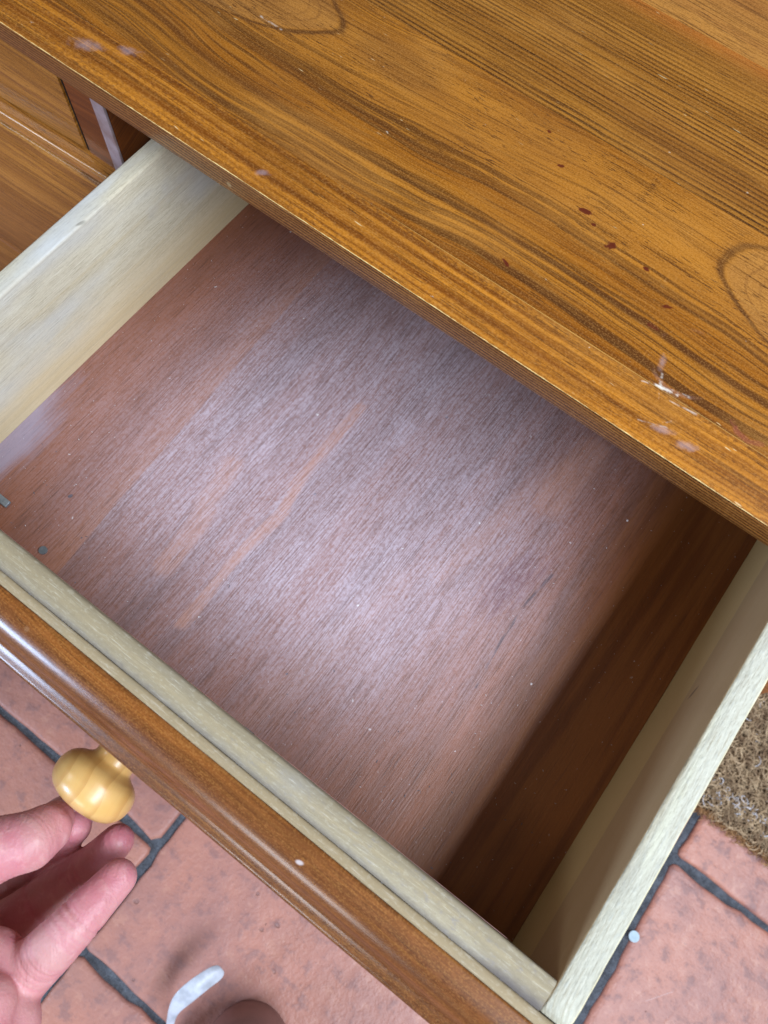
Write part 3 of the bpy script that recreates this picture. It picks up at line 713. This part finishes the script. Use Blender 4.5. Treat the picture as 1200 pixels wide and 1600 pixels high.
# ------------------------------------------------------------------ coir doormat
mat_ = thing('doormat', 'brown looped coir doormat at the right edge of the tiled floor', 'doormat', (.50, .42, 0))
MX0, MX1, MY0, MY1 = .215, .82, .2085, .62
v, f = box(MX0, MX1, MY0 + .004, MY1, .0012, .009); bevel(obj('backing', v, f, M_COIRBASE, mat_), .002)
def curls(name, n, reg, zlo, zhi, size, mat, seed, parent, rad=.00042):
    rnd = random.Random(seed); v, f = [], []
    for _ in range(n):
        x = rnd.uniform(reg[0], reg[1]); y = rnd.uniform(reg[2], reg[3]); z = rnd.uniform(zlo, zhi)
        a = rnd.uniform(0, 2 * math.pi); cv = rnd.uniform(1.4, 4.2) * rnd.choice((-1, 1)); L = size * rnd.uniform(.6, 1.5); m = 5
        tilt = rnd.uniform(-.2, .9); b = len(v); r = rad * rnd.uniform(.6, 1.3)
        for i in range(m + 1):
            t = i / m; ang = a + cv * t
            for k in range(3):
                q = 2 * math.pi * k / 3
                v.append((x - math.sin(ang) * math.cos(q) * r, y + math.cos(ang) * math.cos(q) * r, z + math.sin(q) * r + tilt * math.sin(math.pi * t) * L * .4))
            x += math.cos(ang) * L / m; y += math.sin(ang) * L / m
        for i in range(m):
            for k in range(3): f.append((b + i * 3 + k, b + i * 3 + (k + 1) % 3, b + (i + 1) * 3 + (k + 1) % 3, b + (i + 1) * 3 + k))
    o = obj(name, v, f, mat, parent); o['kind'] = 'stuff'; return o
curls('coir_loops', 15000, (.235, .56, MY0 + .006, .47), .007, .0150, .012, M_COIR, 4, mat_, .00062)
curls('coir_loops_far', 5000, (.235, MX1, .47, MY1), .008, .0145, .012, M_COIR, 5, mat_).name = 'coir_loops'
curls('edge_fringe', 2200, (.225, .60, MY0 - .001, MY0 + .007), .0015, .0095, .007, M_COIREDGE, 6, mat_)
curls('loose_fibre', 2500, (.235, .56, MY0 + .003, .47), .009, .0165, .016, M_COIR, 14, mat_, .00035)
curls('mat_lint', 60, (.29, .37, .226, .245), .013, .016, .008, M_LINT, 9, None, .0005)
curls('mat_lint_far', 60, (.25, .45, .22, .40), .013, .016, .009, M_LINT, 11, None, .0004).name = 'mat_lint'

# pale disc over the grout line
sc = .8095
dd = obj('paper_dot', *disc((.3676 * sc, .0867 * sc, .0006), .0052, .0012, 20), M_DOT, None, 40)
tag(dd, 'tiny round pale blue disc lying on the grout line beside the drawer', 'paper dot')

# ------------------------------------------------------------------ pixel helper for laying out the hand: a ray at a chosen depth
def at(px, py, depth):
    d = RM @ Vector(((px - 600) / 1243.8, -(py - 800) / 1243.8, -1.0)); return Vector((0, 0, Z0 + CAMH)) + d * depth

# ------------------------------------------------------------------ white strip and slipper at the bottom edge
DS = .80
path = [(262, 1650, .720), (264, 1610, .705), (268, 1585, .695), (277, 1569, .690), (290, 1556, .688), (312, 1538, .690), (328, 1527, .694), (340, 1519, .698), (347, 1513, .701)]
wpx = [12, 12, 15, 26, 31, 30, 28, 27, 16]
v, f = [], []
for i, ((px_, py_, dp), wd) in enumerate(zip(path, wpx)):
    a = path[max(0, i - 1)]; b = path[min(len(path) - 1, i + 1)]
    dx, dy = b[0] - a[0], b[1] - a[1]; L = math.hypot(dx, dy); nx, ny = -dy / L, dx / L
    for s in (-.5, -.17, .17, .5):
        v.append(at(px_ + nx * wd * s, py_ + ny * wd * s, dp + .004 * (abs(s) - .3)))
for i in range(len(path) - 1):
    for j in range(3): f.append((i * 4 + j, i * 4 + j + 1, (i + 1) * 4 + j + 1, (i + 1) * 4 + j))
st = obj('white_strip', v, f, M_PAPER, None, 80); so = st.modifiers.new('thick', 'SOLIDIFY'); so.thickness = .0008
ss = st.modifiers.new('sub', 'SUBSURF'); ss.levels = ss.render_levels = 2
tag(st, 'curled translucent white strip standing up from the tiles at the bottom edge', 'strap')
# slipper toe: a low rounded dome
c0 = at(372, 1672, .655); v, f = [], []
n = 40; rings = [(1.0, 0.0), (1.03, .25), (1.0, .5), (.9, .78), (.72, .93), (.45, .99), (.15, 1.0)]
hgt = c0.z
for (r, h) in rings:
    for i in range(n):
        a = 2 * math.pi * i / n
        v.append((c0.x + .036 * r * math.cos(a) * (1.0 if math.cos(a) < 0 else 1.1), c0.y + (.036 if math.sin(a) > 0 else .15) * r * math.sin(a), .002 + hgt * h))
for j in range(len(rings) - 1):
    for i in range(n): f.append((j * n + i, j * n + (i + 1) % n, (j + 1) * n + (i + 1) % n, (j + 1) * n + i))
f.append(tuple(range(n))); f.append(tuple((len(rings) - 1) * n + i for i in range(n)))
sl = obj('slipper', v, f, M_SLIPPER, None, 60)
tag(sl, 'rounded pinkish brown slipper toe at the bottom edge beside the white strip', 'slipper')

# ------------------------------------------------------------------ the hand
def cone(bm, a, ra, b, rb, n=20, m=6):
    """round cone: capsule whose radius runs from ra to rb"""
    d = (b - a); L = d.length; d.normalize()
    u = d.orthogonal().normalized(); w_ = d.cross(u)
    rings = []
    prof = []
    for i in range(m + 1):
        t = -math.pi / 2 + math.pi / 2 * i / m; prof.append((a + d * (ra * math.sin(t)), ra * math.cos(t)))
    for i in range(m + 1):
        t = math.pi / 2 * i / m; prof.append((b + d * (rb * math.sin(t)), rb * math.cos(t)))
    for (c, r) in prof:
        r = max(r, 1e-5)
        rings.append([bm.verts.new(c + (u * math.cos(2 * math.pi * k / n) + w_ * math.sin(2 * math.pi * k / n)) * r) for k in range(n)])
    for p, q in zip(rings, rings[1:]):
        for k in range(n): bm.faces.new((p[k], p[(k + 1) % n], q[(k + 1) % n], q[k]))
    bm.faces.new(rings[0][::-1]); bm.faces.new(rings[-1])
hb = bmesh.new()
def chain(pts):
    P = [(at(x, y, d), r * d / 1243.8) for x, y, d, r in pts]
    for (a, ra), (b, rb) in zip(P, P[1:]): cone(hb, a, ra, b, rb)
RING = [(-50, 1625, .350, 54), (25, 1535, .342, 46), (50, 1511, .339, 43), (78, 1484, .336, 41), (116, 1446, .337, 37), (152, 1406, .342, 33), (185, 1371, .349, 29)]
MID = [(-110, 1560, .370, 52), (-30, 1470, .376, 44), (25, 1440, .380, 41), (80, 1400, .382, 37), (125, 1368, .380, 33), (160, 1338, .374, 30), (184, 1313, .366, 26)]
IDX = [(-120, 1500, .390, 46), (-30, 1440, .398, 40), (30, 1370, .400, 34), (80, 1325, .392, 31), (118, 1292, .376, 25)]
THB = [(-110, 1400, 0.340, 66), (-50, 1345, 0.335, 56), (5, 1324, 0.332, 49), (45, 1314, 0.336, 46), (72, 1296, 0.344, 39), (86, 1281, 0.351, 30)]
PNK = [(-110, 1620, 0.372, 46), (0, 1535, 0.377, 34), (60, 1478, 0.380, 30), (100, 1438, 0.384, 26), (125, 1412, 0.387, 22)]
for c in (RING, MID, IDX, THB, PNK): chain(c)
# palm, heel of the thumb, wrist
for pts in ([(-120, 1470, 0.376, 90), (-60, 1610, 0.351, 95)], [(-20, 1515, 0.338, 62), (-25, 1640, 0.321, 72)], [(5, 1510, 0.342, 44), (10, 1600, 0.328, 52)], [(-130, 1400, 0.361, 75), (-60, 1560, 0.341, 80)], [(-90, 1560, 0.366, 110), (-200, 1720, 0.346, 110)], [(-200, 1720, 0.346, 110), (-420, 1950, 0.326, 115)], [(-45, 1640, 0.311, 52), (-22, 1570, 0.319, 46)]):
    chain(pts)
me = bpy.data.meshes.new('person'); hb.to_mesh(me); hb.free()
person = bpy.data.objects.new('person', me); COL.objects.link(person)
org = at(-90, 1560, .39); person.location = org; me.transform(Matrix.Translation(-org))
rm = person.modifiers.new('remesh', 'REMESH'); rm.mode = 'VOXEL'; rm.voxel_size = .0008; rm.use_smooth_shade = True
smo = person.modifiers.new('smooth', 'SMOOTH'); smo.factor = .5; smo.iterations = 22
# bake the modifiers so the body is one plain continuous mesh
dg = bpy.context.evaluated_depsgraph_get(); ev = person.evaluated_get(dg); m2 = bpy.data.meshes.new_from_object(ev)
person.modifiers.clear(); person.data = m2
m2.materials.clear(); m2.materials.append(M_SKIN)
m2.polygons.foreach_set('use_smooth', [True] * len(m2.polygons))
# creases at the joints pressed into the surface, and a flush towards the tips
tips = [(at(*c[-1][:3]), .015) for c in (RING, MID, IDX, THB)]
creases = []
def crease(c, i, t, width=.0011, depth=.0007):
    a = at(*c[i][:3]); b = at(*c[i + 1][:3]); p = a.lerp(b, t); d = (b - a).normalized(); r = c[i][3] * c[i][2] / 1243.8
    creases.append((p, d, r, width, depth))
crease(RING, 2, .6, .0010, .0005); crease(RING, 2, .95, .0008, .0004); crease(RING, 4, .35, .0009, .0005); crease(RING, 4, .1, .0007, .0003)

for (ch_, seg, ts) in ((RING, 4, (-.55, -.4, -.22, .12, .5)), (RING, 2, (.2, .42, .78, 1.15)), (THB, 2, (-.1, .1, .45, .7)), (THB, 3, (.1, .3)), (MID, 4, (.0, .15, .5)), (RING, 1, (-.3, .1))):
    for t_ in ts: crease(ch_, seg, t_, .00055, .00022)
crease(MID, 2, .7, .0010, .0004); crease(MID, 4, .3, .0010, .0004); crease(THB, 2, .55, .0007, .00022); crease(THB, 2, .3, .0007, .00020)
fl = m2.attributes.new('flush', 'FLOAT', 'POINT'); vals = [0.0] * len(m2.vertices)
ns = [v.normal.copy() for v in m2.vertices]
for i, vt in enumerate(m2.vertices):
    p = vt.co + org; k = 0
    for c, r in tips: k = max(k, max(0.0, 1 - (p - c).length / (r * 1.5)))
    dep = 0
    for (c, d, r, w_, dp) in creases:
        q = p - c
        if q.length < r * 1.35:
            a = q.dot(d); dep = max(dep, dp * math.exp(-(a / w_) ** 2)); k = max(k, .5 * math.exp(-(a / (w_ * 1.6)) ** 2))
    vals[i] = k; vt.co -= ns[i] * dep
fl.data.foreach_set('value', vals)
tag(person, 'pale left hand reaching in from the lower left, thumb and fingertips on the knob', 'hand')
# nails
def nail(c, i, side, rpx, name='nail'):
    p = at(*c[-1][:3]); q = at(*c[-2][:3]); d = (p - q).normalized(); r = c[-1][3] * c[-1][2] / 1243.8
    up = Vector(side); up = (up - d * up.dot(d)).normalized(); lat = d.cross(up)
    v, f = [], []
    for a in range(7):
        t = a / 6
        for b in range(7):
            s = (b / 6 - .5) * 2; ang = s * 1.0
            wob = 1.0 - .15 * (2 * t - 1) ** 2
            v.append(p - d * r * .75 + d * (r * 1.75 * t) * (1 - .12 * s * s) + (up * math.cos(ang * wob) + lat * math.sin(ang * wob)) * r * (1.0 - .20 * t * t))
    for a in range(6):
        for b in range(6): f.append((a * 7 + b, a * 7 + b + 1, (a + 1) * 7 + b + 1, (a + 1) * 7 + b))
    o = obj(name, v, f, M_NAIL, person, 80); so = o.modifiers.new('thick', 'SOLIDIFY'); so.thickness = .0004
nail(IDX, 0, (-.3, .6, -.6), 0); nail(THB, 0, (-.8, .5, -.1), 0)
